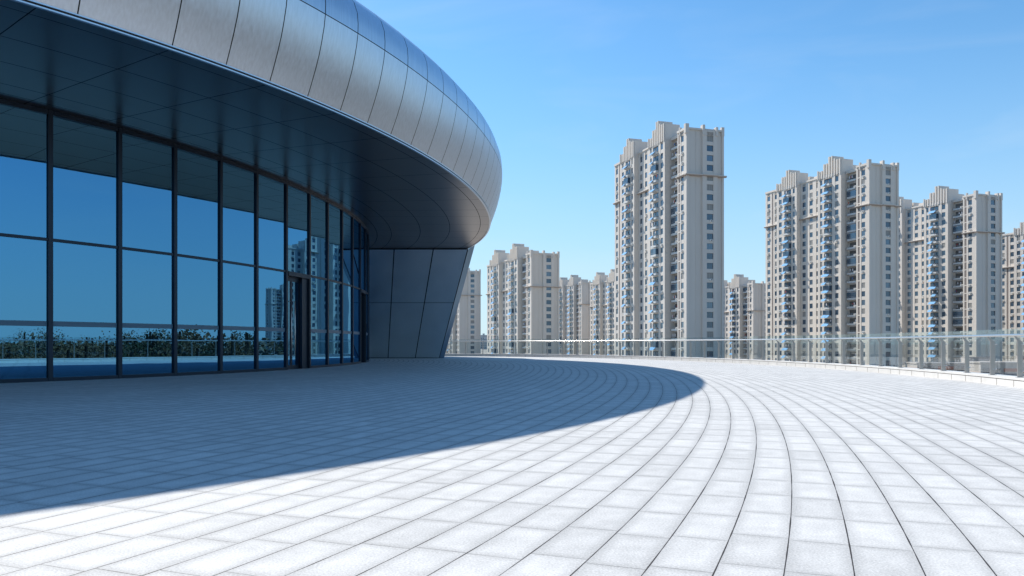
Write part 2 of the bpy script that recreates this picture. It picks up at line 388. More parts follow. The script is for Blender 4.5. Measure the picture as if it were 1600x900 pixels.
# glass wall
m0 = ROOF.near(WALL_D, -12.1, 20.3)
MUL = {0: m0}
fw = ROOF.walk(WALL_D, 1.93, m0, 18, 1); bw = ROOF.walk(WALL_D, 1.98, m0, 26, -1)
for q, i in enumerate(fw): MUL[q] = i
for q, i in enumerate(bw): MUL[-q] = i
ks = sorted(MUL); DOORS = (5, 10); T_Z = 3.76
def wp(kq, d=0.0): return ROOF.at(MUL[kq], WALL_D + d)
for q in ks:
    i = MUL[q]; n = ROOF.nrm(i); t_ = Vector((-n.y, n.x)); b = MB()
    b.obox(wp(q, 0.0), t_, n, 0.06, 0.08, 0.0, SOFFIT_Z - 0.002); hb(b, 'mullion', M['frame'])
def pane_box(mb, a, b, d0, d1, z0, z1, inset=0.075, m=0):
    t_ = (b - a).normalized(); n = Vector((t_.y, -t_.x))
    if n.dot(a - Vector((-21.77, 37.24))) < 0: n = -n
    a2 = a + t_ * inset; b2 = b - t_ * inset
    P = [];
    for z in (z0, z1):
        for p in (a2 + n * d0, b2 + n * d0, b2 + n * d1, a2 + n * d1): P.append((p.x, p.y, z))
    mb.hexa(P, m); return t_, n, a2, b2
for q in ks[:-1]:
    a, b = wp(q), wp(q + 1); rnd = random.Random(q)
    def part(name, mt, d0, d1, z0, z1, inset=0.067, parent=None):
        mb = MB(); pane_box(mb, a, b, d0, d1, z0, z1, inset); return hb(mb, name, mt, parent)
    if q in DOORS:
        part('transom', M['frame'], -0.12, 0.10, T_Z - 0.14, T_Z + 0.02)
        pn = part('glass_pane', M['glass'], 0.0, 0.02, T_Z + 0.02, SOFFIT_Z - 0.13)
        part('head_rail', M['frame'], -0.08, 0.08, SOFFIT_Z - 0.13, SOFFIT_Z - 0.004)
        # recessed double door
        t_ = (b - a).normalized(); n = Vector((t_.y, -t_.x))
        if n.dot(a - Vector((-21.77, 37.24))) < 0: n = -n
        mb = MB(); RC = -0.16 if q == 5 else -0.6; L_ = (b - a).length; LF = L_ if q != 5 else L_ * 0.76
        for s0, s1 in ((0.067, 0.10), (LF - 0.10, L_ - 0.067)):
            P = []
            for z in (0.0, T_Z - 0.14):
                for p in (a + t_ * s0 + n * (RC - 0.1), a + t_ * s1 + n * (RC - 0.1), a + t_ * s1 - n * 0.0, a + t_ * s0 - n * 0.0): P.append((p.x, p.y, z))
            mb.hexa(P)
        P = []
        for z in (T_Z - 0.22, T_Z - 0.145):
            for p in (a + t_ * 0.1 + n * (RC - 0.1), a + t_ * (L_ - 0.1) + n * (RC - 0.1), a + t_ * (L_ - 0.1) - n * 0.13, a + t_ * 0.1 - n * 0.13): P.append((p.x, p.y, z))
        mb.hexa(P); hb(mb, 'door_frame', M['frame'])
        W_ = (LF - 0.20) / 2
        for sgn in (0, 1):
            s0 = 0.10 + sgn * W_; s1 = s0 + W_
            def sbox(mb, u0, u1, d0, d1, z0, z1, m=0):
                P = []
                for z in (z0, z1):
                    for p in (a + t_ * u0 + n * d0, a + t_ * u1 + n * d0, a + t_ * u1 + n * d1, a + t_ * u0 + n * d1): P.append((p.x, p.y, z))
                mb.hexa(P, m)
            mb = MB(); zt = T_Z - 0.225
            sbox(mb, s0 + 0.004, s0 + 0.07, RC - 0.03, RC + 0.03, 0.01, zt); sbox(mb, s1 - 0.07, s1 - 0.004, RC - 0.03, RC + 0.03, 0.01, zt)
            sbox(mb, s0 + 0.07, s1 - 0.07, RC - 0.028, RC + 0.028, 0.01, 0.16); sbox(mb, s0 + 0.07, s1 - 0.07, RC - 0.028, RC + 0.028, zt - 0.1, zt)
            leaf = hb(mb, 'door_leaf', M['frame'])
            mb = MB(); sbox(mb, s0 + 0.07, s1 - 0.07, RC - 0.01, RC + 0.01, 0.16, zt - 0.1); hb(mb, 'door_glass', M['glass'], leaf)
            mb = MB(); hu = s1 - 0.14 if sgn == 0 else s0 + 0.14
            bp = a + t_ * hu + n * (RC + 0.11); bq = a + t_ * hu + n * (RC + 0.02)
            mb.tube([(bq.x, bq.y, 0.55), (bp.x, bp.y, 0.55), (bp.x, bp.y, 2.65), (bq.x, bq.y, 2.65)], 0.02); hb(mb, 'handle', M['steel'], leaf)
        continue
    part('glass_pane', M['glass'], 0.0, 0.02, 0.10, T_Z - 0.04)
    part('glass_pane', M['glass'], 0.0, 0.02, T_Z + 0.04, SOFFIT_Z - 0.13)
    part('transom', M['frame'], -0.06, 0.06, T_Z - 0.04, T_Z + 0.04)
    part('bottom_rail', M['frame'], -0.08, 0.08, 0.0, 0.10)
    part('head_rail', M['frame'], -0.08, 0.08, SOFFIT_Z - 0.13, SOFFIT_Z - 0.004)
    part('frosted_strip', M['frost'], 0.022, 0.025, 1.46, 1.60)
# dark interior, closed at the back
rb = MB(); i_a = MUL[ks[-1]]; i_b = MUL[ks[0]] + ROOF.n
ring(rb, ROOF, [(WALL_D + 0.1, 0.0), (WALL_D + 0.1, SOFFIT_Z - 0.003)], list(range(i_a, i_b, 12)) + [i_b], 0, closed=False)
ring(rb, ROOF, [(WALL_D - 0.1, 0.0), (WALL_D - 0.1, SOFFIT_Z - 0.003)], list(range(i_a, i_b, 12)) + [i_b], 0, closed=False)
hb(rb, 'rear_wall', M['leg'])
ib = MB(); ring(ib, ROOF, [(-14.0, 0.0), (-14.0, SOFFIT_Z)], full, 0); hb(ib, 'interior_wall', M['inside'])
# the leg where the shell comes down to the ground
lg = MB()
def lp(s, t, dy=0.0):   # s 0..1 across, t 0..1 up
    xl = -9.9 + (-9.5 + 9.9) * t; xr = -5.02 + (-2.86 + 5.02) * t
    return Vector((xl + (xr - xl) * s, 53.0 - 3.0 * t + dy, SOFFIT_Z * t))
def prism(mb, P, back, m=0):
    mb.hexa([p for p in P[:2]] + [p + back for p in (P[1], P[0])] + [P[3], P[2]] + [P[2] + back, P[3] + back], m)
bk = Vector((-0.8, 5.0, 0))
prism(lg, [lp(-0.2, 0, .05), lp(1, 0, .05), lp(1, .998, .05), lp(-0.2, .998, .05)], bk)
lego = hb(lg, 'end_wall', [M['seam']])
cs = [-0.2, 0.275, 0.66, 1.0]; rs = [0.004, 0.52, 0.992]
for a_ in range(3):
    for b_ in range(2):
        e1 = 0.006; e2 = 0.002; mb = MB()
        u0, u1 = cs[a_] + e1, cs[a_ + 1] - e1; v0, v1 = rs[b_] + e2, rs[b_ + 1] - e2
        prism(mb, [lp(u0, v0), lp(u1, v0), lp(u1, v1), lp(u0, v1)], Vector((0, 0.04, 0))); hb(mb, 'wall_panel', M['leg'], lego)
eb = MB()
A0, A1, B0, B1 = lp(1.004, 0), Vector((-4.72, 53.3, 0)), lp(1.004, .992), Vector((-2.42, 50.3, SOFFIT_Z + 0.3))
eb.hexa([A0, A1, A1 + Vector((-1.6, 8, 0)), A0 + Vector((-1.6, 8, 0)), B0, B1, B1 + Vector((-1.9, 8, 0)), B0 + Vector((-1.9, 8, 0))])
hb(eb, 'edge_return', mat('edge_metal', (0.22, 0.30, 0.38), 0.5, 0.8), lego)

# ------------------------------------------------------------------ glass railing round the terrace
rail = empty('glass_railing', (0, 0, 0))
tag(rail, 'curved glass railing with steel handrail and posts standing on the plaza kerb', 'railing')
pi_ = RAIL.walk(-0.06, 1.5, RAIL.near(0, -14, 61.3), 88, -1)
ZB, ZH, ZG = 0.205, 1.20, 1.36
pm = MB(); pm.box(-0.012, 0.012, -0.055, 0.055, 0, ZH - ZB - 0.16); pm.box(-0.05, 0.05, -0.08, 0.08, 0, 0.012)
pm.hexa([(-0.012, -0.045, ZH - ZB - 0.16), (0.012, -0.045, ZH - ZB - 0.16), (0.012, 0.055, ZH - ZB - 0.16), (-0.012, 0.055, ZH - ZB - 0.16),
         (-0.012, -0.125, ZH - ZB - 0.03), (0.012, -0.125, ZH - ZB - 0.03), (0.012, -0.085, ZH - ZB - 0.03), (-0.012, -0.085, ZH - ZB - 0.03)])
pm2 = MB()
for v in pm.v: pass
pme = pm.mesh('post', M['rpost'])
cm = MB(); cm.tube([(0.0, 0.0, 0.0), (0.0, 0.10, 0.0)], 0.016, seg=6); cme = cm.mesh('glass_clamp', M['steel'])
for q, i in enumerate(pi_):
    p = RAIL.at(i, -0.06); n = RAIL.nrm(i); rz = math.atan2(n.y, n.x) - math.pi / 2
    o = link('post', pme, rail, (p.x, p.y, ZB)); o.rotation_euler = (0, 0, rz)
    for z in (0.15, 0.78):
        c = link('glass_clamp', cme, o, (0.0, 0.0, z))
for q in range(len(pi_) - 1):
    a, b = RAIL.at(pi_[q], 0.06), RAIL.at(pi_[q + 1], 0.06); t_ = (b - a).normalized(); n = Vector((t_.y, -t_.x)); mb = MB()
    P = []; 
    for z in (ZB + 0.05, ZG):
        for p in (a + t_ * 0.015 - n * 0.006, b - t_ * 0.015 - n * 0.006, b - t_ * 0.015 + n * 0.006, a + t_ * 0.015 + n * 0.006): P.append((p.x, p.y, z))
    mb.hexa(P); mb.build('glass_panel', M['rglass'], rail)
mb = MB(); mb.tube([(*RAIL.at(i, -0.165), ZH) for i in range(pi_[0] , pi_[-1], -6)], 0.03); mb.build('handrail', M['steel'], rail)

# ------------------------------------------------------------------ towers
STONES = [mat('tower_stone', c, 0.8, var=0.04, scale=0.5, stretch=(1, 1, 0.25)) for c in ((0.68, 0.62, 0.555), (0.63, 0.58, 0.525), (0.70, 0.635, 0.56))]
M['stone2'] = mat('tower_band', (0.42, 0.34, 0.29), 0.8)
M['slab'] = mat('balcony_white', (0.62, 0.62, 0.60), 0.7)
M['wglass'] = mat('window_glass', (0.055, 0.10, 0.15), 0.10, 0.25, spec=1.0)
M['wframe'] = mat('window_frame', (0.10, 0.11, 0.12), 0.5)
M['dark'] = mat('shade_and_fittings_dark', (0.17, 0.16, 0.15), 0.8)  # balcony opening shade put into the colour; also fan grilles and masts
M['awn'] = mat('blue_awning', (0.20, 0.40, 0.64), 0.9, spec=0.1)
M['ac'] = mat('ac_white', (0.7, 0.7, 0.68), 0.6)
M['louver'] = mat('louver_brown', (0.24, 0.20, 0.18), 0.7)
M['bars'] = mat('window_bars', (0.5, 0.5, 0.48), 0.5, 0.5)
M['cloth'] = mat('laundry_red', (0.45, 0.06, 0.06), 0.9)
M['clothw'] = mat('laundry_pale', (0.7, 0.66, 0.66), 0.9)
M['clothb'] = mat('laundry_blue', (0.10, 0.18, 0.4), 0.9)
M['rail_t'] = mat('balcony_rail', (0.35, 0.36, 0.38), 0.4, 0.3)

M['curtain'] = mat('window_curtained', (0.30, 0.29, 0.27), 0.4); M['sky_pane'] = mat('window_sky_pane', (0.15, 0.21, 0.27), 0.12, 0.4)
def window_mesh(w_, h_, variant=0):      # faces -x, centred, 0.2 deep
    b = MB(); b.box(-0.02, 0.10, -w_ / 2, w_ / 2, 0, h_, 0)
    nn = 2 if w_ < 1.9 else 3; pw = (w_ - 0.06 * (nn + 1)) / nn
    for i in range(nn):
        y0 = -w_ / 2 + 0.06 + i * (pw + 0.06); b.box(-0.005 - 0.03, 0.0, y0, y0 + pw, 0.06, h_ - 0.06, 1)
    b.box(-0.12, 0.0, -w_ / 2 - 0.08, w_ / 2 + 0.08, -0.12, 0.0, 2)
    return b.mesh('window', [M['wframe'], M[('wglass', 'wglass', 'sky_pane', 'curtain')[variant]], M['slab']])
WM = {}
def wmesh(w_, h_):
    if (w_, h_) not in WM: WM[(w_, h_)] = [window_mesh(w_, h_, v) for v in range(4)]
    return WM[(w_, h_)]
def balcony_mesh(w_, dpt, closed=False):
    b = MB(); b.box(-dpt, 0, -w_ / 2, w_ / 2, -0.12, 0.0, 0); b.box(-dpt, -dpt + 0.1, -w_ / 2, w_ / 2, 0.0, 0.55, 0)
    b.box(-dpt, -0.02, -w_ / 2, -w_ / 2 + 0.1, 0.0, 0.55, 0); b.box(-dpt, -0.02, w_ / 2 - 0.1, w_ / 2, 0.0, 0.55, 0)
    b.box(-dpt + 0.02, -dpt + 0.06, -w_ / 2, w_ / 2, 1.0, 1.06, 1)
    for i in range(5):
        y = -w_ / 2 + 0.03 + i * (w_ - 0.06) / 4; b.box(-dpt + 0.02, -dpt + 0.06, y - 0.02, y + 0.02, 0.55, 1.0, 1)
    if closed:
        b.box(-dpt + 0.03, -dpt + 0.05, -w_ / 2 + 0.1, 0.1, 0.55, 2.5, 2); b.box(-dpt + 0.03, -dpt + 0.05, 0.16, w_ / 2 - 0.1, 0.55, 2.5, 3)
        b.box(-dpt, -0.03, -w_ / 2 + 0.005, -w_ / 2 + 0.05, 0.55, 2.5, 3); b.box(-dpt, -0.02, -w_ / 2, w_ / 2, 2.5, 2.62, 0)
    return b.mesh('balcony', [M['slab'], M['rail_t'], M['sky_pane'], M['wglass']])
def awning_mesh(w_, l_=1.1, drop=0.75):
    b = MB()
    b.hexa([(-l_, -w_ / 2, -drop), (-l_, w_ / 2, -drop), (0, w_ / 2, 0), (0, -w_ / 2, 0), (-l_, -w_ / 2, -drop + 0.06), (-l_, w_ / 2, -drop + 0.06), (0, w_ / 2, 0.06), (0, -w_ / 2, 0.06)], 0)
    return b.mesh('awning', M['awn'])
def ac_mesh():
    b = MB(); b.box(-0.38, 0, -0.42, 0.42, 0, 0.62, 0); b.box(-0.4, -0.385, -0.3, 0.08, 0.1, 0.5, 1); return b.mesh('air_conditioner', [M['ac'], M['dark']])
BAL = balcony_mesh(3.5, 1.1); BAL2 = balcony_mesh(4.5, 0.9); BALC = balcony_mesh(3.5, 1.1, True); BALC2 = balcony_mesh(4.5, 0.9, True); AWN = awning_mesh(1.75, 1.0, 0.95); AWN2 = awning_mesh(3.0, 1.0, 0.95); ACM = ac_mesh()

def merge_insert(mb, me, loc, rz, mats=None):
    n0 = len(mb.v); c, s = math.cos(rz), math.sin(rz)
    for v in me.vertices:
        x, y, z = v.co; mb.v.append((loc[0] + c * x - s * y, loc[1] + s * x + c * y, loc[2] + z))
    for p in me.polygons:
        mb.f.append(tuple(n0 + i for i in p.vertices)); mb.m.append(mats.index(me.materials[p.material_index]) if mats else p.material_index); mb.sm.append(False)
def emit(root, name, items, mats, limit=100):
    """items: (mesh, (x,y,z), rz, rank); the first `limit` become parts, the rest one part"""
    items.sort(key=lambda q: q[3]); keep, rest = items[:limit], items[limit:]
    for me, loc, rz, _ in keep:
        o = link(name, me, root, loc); o.rotation_euler = (0, 0, rz)
    if rest:
        mb = MB()
        for me, loc, rz, _ in rest: merge_insert(mb, me, loc, rz, mats)
        link(name, mb.mesh(name + '_rest', mats), root, kind='stuff')

def tower(px, py, ztop, ang, L=48.0, W=12.7, label='', seed=1, detail=True, cornice=14.1, crown=6.0, name='apartment_tower'):
    rd_ = random.Random(seed); H = ztop - CITY_Z; fh = 3.02
    root = empty(name, (px, py, CITY_Z), R(ang)); tag(root, label, 'apartment tower', 'apartment towers behind the plaza railing')
    S = L / 48.0; nf = int((H - 1.2) / fh)
    zf = [H - 1.0 - fh * (i + 1) for i in range(nf)]        # floor levels from the top
    b = MB(); BX = -1.7
    Y = lambda y: y * S
    b.box(1.6, W, Y(4.9), Y(9.6), 0, H, 0)                       # behind the recess
    b.box(0, W, 0.0, Y(4.9), 0, H, 0); b.box(0.004, W - 0.004, Y(9.6), L, 0, H - 0.003, 0)
    bays = [(9.6, 19.8, -1), (29.8, 40.0, 1)]
    WN, BA, AW, AC, LN = [], [], [], [], []
    def piers(xf, y0, y1, cols, top=H, out=0.2):
        """stone face with window columns: piers between and spandrels under them"""
        ys = [y0] + [c for cc in cols for c in cc] + [y1]
        for i in range(0, len(ys), 2):
            if ys[i + 1] - ys[i] > 0.05: b.box(xf - out, xf + 0.01, ys[i], ys[i + 1], 0, top, 0)
    def wcol(xf, ya, yb, h_=1.8, sill=0.75, out=0.2, ac=0.35):
        w_ = round(yb - ya, 2); me = wmesh(w_, h_); ym = (ya + yb) / 2
        for i, z in enumerate(zf):
            if z < 0: continue
            b.box(xf - out + 0.06, xf + 0.01, ya, yb, z + sill + h_, z + fh + sill - 0.13, 0)
            WN.append((me[rd_.choice((0, 1, 0, 2, 2, 3))], (xf - 0.02, ym, z + sill), 0, i + rd_.random() * .2))
            if rd_.random() < ac: AC.append((ACM, (xf - out + 0.02, ym + (rd_.random() - .5) * 0.5, z + sill - 0.80), 0, i))
        b.box(xf - out + 0.06, xf + 0.01, ya, yb, zf[0] + sill + h_, H, 0)
    # end bay near corner
    c = [(Y(1.4), Y(2.9)), ]
    piers(0, 0, Y(4.9), [c[0], (Y(3.5), Y(4.3))]); wcol(0, *c[0], ac=0.6)
    b.box(-0.12, 0.01, Y(3.5), Y(4.3), 0, H - 0.8, 1)
    for z in zf:
        if z > 0: b.box(-0.2, -0.11, Y(3.5), Y(4.3), z + 0.1, z + 0.45, 0)
    # recessed balconies
    for i, z in enumerate(zf):
        if z < 0: continue
        BA.append((BALC2 if rd_.random() < 0.12 else BAL2, (1.0, Y(7.25), z), 0, i))
        b.box(1.5, 1.61, Y(5.3), Y(9.2), z + 0.1, z + 2.4, 2)  # dark sheet standing in for the shade at the back of the recess
        if rd_.random() < 0.5: AC.append((ACM, (0.1, Y(5.5), z + 0.3), 0, i))
        for q in range(rd_.choice((0, 1, 2, 3, 3))):
            yy = Y(5.4 + rd_.random() * 3.4); LN.append((yy, z + 1.5, rd_.random(), 0.35))
    b.box(0.3, 1.61, Y(4.9), Y(9.6), H - 0.9, H, 0)
    # projecting bays with stepped crowns
    for y0, y1, sg in bays:
        b.box(BX, 0.1, Y(y0), Y(y1), 0, H - 0.6, 0)
        if sg < 0: cw, cb, cn = (y0 + 1.1, y0 + 2.6), (y0 + 3.9, y0 + 7.4), (y0 + 8.2, y0 + 9.2)
        else: cn, cb, cw = (y0 + 1.0, y0 + 2.0), (y0 + 2.8, y0 + 6.3), (y0 + 7.6, y0 + 9.1)
        cols = sorted([cw, cb, cn]); cols = [(Y(p), Y(q)) for p, q in cols]
        piers(BX, Y(y0), Y(y1), cols, top=H + 0.2)
        wcol(BX, Y(cw[0]), Y(cw[1]), ac=0.2); wcol(BX, Y(cn[0]), Y(cn[1]), ac=0.1)
        ya, yb = Y(cb[0]), Y(cb[1]); ym = (ya + yb) / 2
        for i, z in enumerate(zf):
            if z < 0: continue
            b.box(BX - 0.05, BX + 0.01, ya, yb, z + 0.05, z + 2.5, 2); b.box(BX - 0.26, BX + 0.01, ya, yb, z + 2.5, z + fh - 0.14, 0)  # dark sheet on the bay face paints a shaded balcony opening; spandrel above
            b.box(BX - 0.10, BX - 0.051, ya + 0.2, ym - 0.2, z + 0.9, z + 2.3, 3); b.box(BX - 0.10, BX - 0.051, ym + 0.3, yb - 0.2, z + 0.2, z + 2.3, 3)
            BA.append((BALC if rd_.random() < 0.10 else BAL, (BX - 0.05, ym, z), 0, i))
            if rd_.random() < 0.88:
                big = rd_.random() < 0.25
                AW.append((AWN2 if big else AWN, (BX - 1.12, ym + (0 if big else 0.8 + rd_.uniform(-.15, .15)), z + 0.62 + rd_.random() * 0.12), (rd_.random() - .5) * .05, i))
            if rd_.random() < 0.15:
                AW.append((AWN, (BX - 1.12, ym - 0.85, z + 0.65), 0, i + .5))
            for q in range(rd_.choice((0, 1, 1, 2))): LN.append((ya + rd_.random() * (yb - ya), z + 1.7, rd_.random(), BX - 0.8))
        if zf: b.box(BX - 0.26, BX + 0.01, ya, yb, zf[0] + 2.5, H, 0)
        # crown: fins stepping up to the middle of the bay
        n = 9; wd = (y1 - y0) / n
        hh = [4.5, 4.5, 5.1, 6.3, 6.3, 4.1, 4.1, 1.9, 1.9]
        dp = [5.2, 5.2, 3.5, 4.6, 4.6, 3.5, 3.5, 2.5, 1.6]
        for i in range(n):
            a_, c_ = y0 + i * wd, y0 + (i + 1) * wd; hq = hh[i] * crown / 6.0
            b.box(BX - 0.05 - 0.002 * i, BX + dp[i], Y(a_), Y(c_), H - 0.7, H + hq, 0)
            b.box(BX - 0.42, BX - 0.04, Y(a_) + 0.25, Y(a_) + 0.85, H - 0.9, H + hq + 0.12, 0)
        b.box(BX - 0.56, BX - 0.04, Y(y1) - 0.43, Y(y1) - 0.005, H - 0.9, H + hh[-1] * crown / 6 + 0.4, 0)
    # middle
    cm_ = [(Y(20.9), Y(22.3)), (Y(23.9), Y(25.4)), (Y(27.2), Y(28.8))]
    piers(0, Y(19.8), Y(29.8), cm_)
    for c_ in cm_: wcol(0, *c_, ac=0.25)
    # far end
    ce = [(Y(41.4), Y(43.0)), (Y(43.7), Y(44.5)), (Y(45.4), Y(47.0))]
    piers(0, Y(40.0), L, ce); wcol(0, *ce[0], ac=0.4); wcol(0, *ce[2], ac=0.4); b.box(-0.12, 0.01, *ce[1], 0, H - 0.8, 1)
    # parapets, cornice band, roof plant room
    b.box(-0.45, 0.2, 0.0, Y(4.9), H - 0.003, H + 0.7, 0); b.box(-0.45, 0.2, Y(19.8), Y(29.8), H - 0.001, H + 0.55, 0); b.box(-0.45, 0.2, Y(40), L, H - 0.001, H + 0.7, 0)
    b.box(-0.7, 0.5, -0.55, 0.5, H - 1.2, H + 1.7, 0)
    b.box(0.2, W, -0.42, 0.2, H - 0.002, H + 0.6, 0); b.box(-0.5, 0.3, Y(3.2), Y(3.6), H - 1, H + 1.5, 0)
    b.box(4.5, 9.5, Y(12), Y(19), H, H + 3.4, 0); b.box(4.5, 9.5, Y(30), Y(38), H, H + 3.4, 0)
    for q in range(4):
        ay = Y(rd_.uniform(8, 44)); b.box(3.0 + q * 2, 3.06 + q * 2, ay, ay + 0.06, H, H + rd_.uniform(2.5, 6), 2)
    b.box(2.0, 3.6, Y(23), Y(25.5), H, H + 1.9, 0)
    zc = H - cornice
    def band(x0, x1, y0, y1):
        b.box(x0 - 0.75, x1, y0, y1, zc, zc + 0.28, 4); b.box(x0 - 0.95, x1, y0 - 0.006, y1 + 0.006, zc + 0.28, zc + 0.5, 0)
    band(0, 0.02, -0.001, Y(4.9)); band(0.0, 0.02, Y(19.8), Y(29.8)); band(0, 0.02, Y(40.0), L + 0.3)
    for x0, x1, yq in ((-0.9, 5.05, 0.0), (5.05, 10.25, -0.5), (10.25, W + 0.8, 0.0)):
        b.box(x0, x1, yq - 1.0, yq + 0.01, zc + 0.281, zc + 0.52, 0); b.box(x0, x1, yq - 0.8, yq + 0.01, zc, zc + 0.28, 4)
    # gable end
    b.box(-0.32, 0.6, -0.42, 0.01, 0, H + 0.3, 0)
    gx0, gx1 = 6.5, 8.8
    b.box(5.05, gx0, -0.8, 0.01, 0, H + 0.2, 0); b.box(gx1, 10.25, -0.8, 0.01, 0, H + 0.2, 0)
    b.box(4.95, 5.75, -1.1, 0.3, H - 1.5, H + 1.6, 0); b.box(9.6, 10.3, -1.1, 0.3, H - 1.5, H + 1.2, 0); b.box(W - 0.8, W + 0.15, -0.5, 0.4, H - 1.2, H + 1.5, 0)
    b.box(W - 0.6, W + 0.1, -0.35, 0.01, 0, H, 0); b.box(3.0, 3.25, -0.12, 0.01, 0, H, 0)
    gm = wmesh(2.3, 1.8)
    for i, z in enumerate(zf):
        if z < 0: continue
        b.box(gx0, gx1, -0.72, 0.01, z + 0.75 + 1.8, z + fh + 0.75 - 0.13, 0)
        WN.append((gm[rd_.choice((0, 1, 2, 2, 3))], (7.65, -0.45, z + 0.75), R(90), i + 0.01))
        if rd_.random() < 0.12: AC.append((ACM, (7.9, -0.72, z + 0.1), R(90), i))
    b.box(gx0, gx1, -0.72, 0.01, zf[0] + 2.5, H, 0)
    b.build('facade', [STONES[seed % 3], M['louver'], M['dark'], M['wglass'], M['stone2']], root)
    lim = 100
    wm = [M['wframe'], M['wglass'], M['sky_pane'], M['curtain'], M['slab']]
    # the glass index mapping is shared by every window mesh
    emit(root, 'window', WN, wm, lim if detail else 0)
    emit(root, 'balcony', BA, [M['slab'], M['rail_t'], M['sky_pane'], M['wglass']], lim if detail else 0)
    emit(root, 'awning', AW, [M['awn']], lim if detail else 0)
    emit(root, 'air_conditioner', AC, [M['ac'], M['dark']], lim if detail else 0)
    lb = MB()
    for y, z, r_, xx in LN:
        hgt = 0.5 + 0.5 * r_; m_ = 0 if r_ < 0.12 else (2 if r_ < 0.3 else 1)
        lb.box(xx, xx + 0.05, y - 0.25, y + 0.2, z - hgt * 0.5, z + hgt * 0.5, m_)
    lb.build('laundry', [M['cloth'], M['clothw'], M['clothb']], root, kind='stuff')
    return root
def ang_of(ux, uy): return math.degrees(math.atan2(-ux, uy))
def P_(x, D): return ((x - 800) * D / 1200, D)
tower(*P_(1073, 235), 66.6, 17.0, L=52, label='tallest tower in the middle with two stepped crowns and blue balcony awnings', seed=1)
tower(*P_(1358, 266), 257 and (1 + 280 * 266 / 1200), 19.0, L=56, label='second tallest tower, wide pale slab standing right of the small distant one', seed=2)
tower(*P_(1525, 291), 1 + (537 - 305) * 291 / 1200, 18.0, L=54, label='tower second from the right edge, its left flank hidden by the wide pale slab', seed=3)
tower(226.0, 283, 1 + 195 * 285 / 1200, 18, L=51, label='tower cut by the right edge of the picture, only its far end showing', seed=4)
tower(*P_(830.7, 328), 1 + 140.3 * 328 / 1200, 20.5, L=59, W=12.7, label='tower just right of the metal hall with a strip of sky on its left', seed=5)
tower(*P_(718, 450), 1 + 113 * 450 / 1200, 18, label='tower half hidden behind the slanting end wall of the metal hall', seed=6, detail=False)
tower(*P_(909, 500), 1 + 95 * 500 / 1200, 17, label='low distant tower right behind the one beside the hall, with a dark narrow gable', seed=7, detail=False)
tower(*P_(977, 430), 1 + 102 * 430 / 1200, 18, label='distant tower tucked behind the left flank of the tallest tower', seed=8, detail=False)
tower(*P_(1177, 405), 1 + 93 * 405 / 1200, 17, label='small distant tower in the gap between the two tallest ones', seed=9, detail=False)
tower(520, 520, 52, 21, label='far tower beyond the right edge, seen only as a reflection in the hall glass', seed=10, detail=False)
tower(610, 500, 46, 21, label='farthest tower beyond the right edge, reflected faintly beside the glass door', seed=11, detail=False)

# ------------------------------------------------------------------ far skyline blocks in the gap beside the hall
M['far'] = mat('far_wall', (0.5, 0.5, 0.5), 0.8)
for i, (x, D, wdt, h_, lab) in enumerate(((751, 1300, 12, 10, 'tiny far block low on the horizon, leftmost in the gap beside the hall'), (755.5, 1500, 16, 17, 'tiny far block low on the horizon, tallest in the gap beside the hall'), (759, 1200, 9, 7, 'tiny far block low on the horizon, rightmost in the gap beside the hall'))):
    b = MB(); b.box(-wdt / 2, wdt / 2, 0, 14, 0, h_ + 9, 0); b.box(-2, 2, 3, 8, h_ + 9, h_ + 12, 0)
    for z in range(2, int(h_ + 8), 3):
        for q in range(int(wdt // 3)): b.box(-wdt / 2 + 1 + q * 3, -wdt / 2 + 2.4 + q * 3, -0.05, 0.02, z, z + 1.5, 1)
    o = b.build('far_building', [M['far'], M['wglass']]); o.location = (*P_(x, D), CITY_Z)
    tag(o, lab, 'building', 'far blocks on the horizon')

# ------------------------------------------------------------------ woodland outside the terrace (seen in the glass)
def woodland(name, spots, mats, seed):
    rr = random.Random(seed); b = MB()
    for (x, y, h_, kind) in spots:
        b.tube([(x, y, CITY_Z), (x + rr.uniform(-.3, .3), y, CITY_Z + h_ * 0.5), (x, y, CITY_Z + h_ * 0.9)], 0.07 + h_ * 0.006, 3, 5)
        rad = h_ * (0.22 if kind == 2 else 0.36); n = 600 if kind == 2 else 1500
        lobes = [(Vector((x + rr.gauss(0, rad * .5), y + rr.gauss(0, rad * .5), CITY_Z + h_ * rr.uniform(0.35, 0.88))), rad * rr.uniform(.25, .6)) for _ in range(3 if kind == 2 else 7)]
        for q in range(n):
            lc, lr = rr.choice(lobes); c = lc + Vector((rr.gauss(0, lr * .5), rr.gauss(0, lr * .5), rr.gauss(0, lr * (.9 if kind == 2 else .42))))
            if (c - lc).length > lr * 1.25 + .2 or c.z > CITY_Z + h_ * 1.05: c = lc + (c - lc) * rr.random() * .6
            s = rr.uniform(0.05, 0.15) * (0.7 if kind == 2 else 1.0) * h_ / 9
            d1 = Vector((rr.uniform(-1, 1), rr.uniform(-1, 1), rr.uniform(-1, 1))).normalized(); d2 = d1.cross(Vector((rr.uniform(-1, 1), rr.uniform(-1, 1), 0.3))).normalized()
            b.face([c - d1 * s, c + d2 * s * .6, c + d1 * s, c - d2 * s * .6], kind if rr.random() < .8 else rr.choice((0, 1, 2)))
    o = b.build(name, mats); tag(o, kind='stuff'); return o
M['leaf_d'] = mat('leaf_dark', (0.045, 0.055, 0.022), 0.8, var=0.4, scale=1)
M['leaf_b'] = mat('leaf_brown', (0.20, 0.105, 0.045), 0.8, var=0.4, scale=1)
M['leaf_p'] = mat('leaf_twig', (0.22, 0.15, 0.10), 0.8, var=0.3, scale=1)
M['bark'] = mat('bark', (0.09, 0.07, 0.05), 0.9)
rr = random.Random(3); sp = []
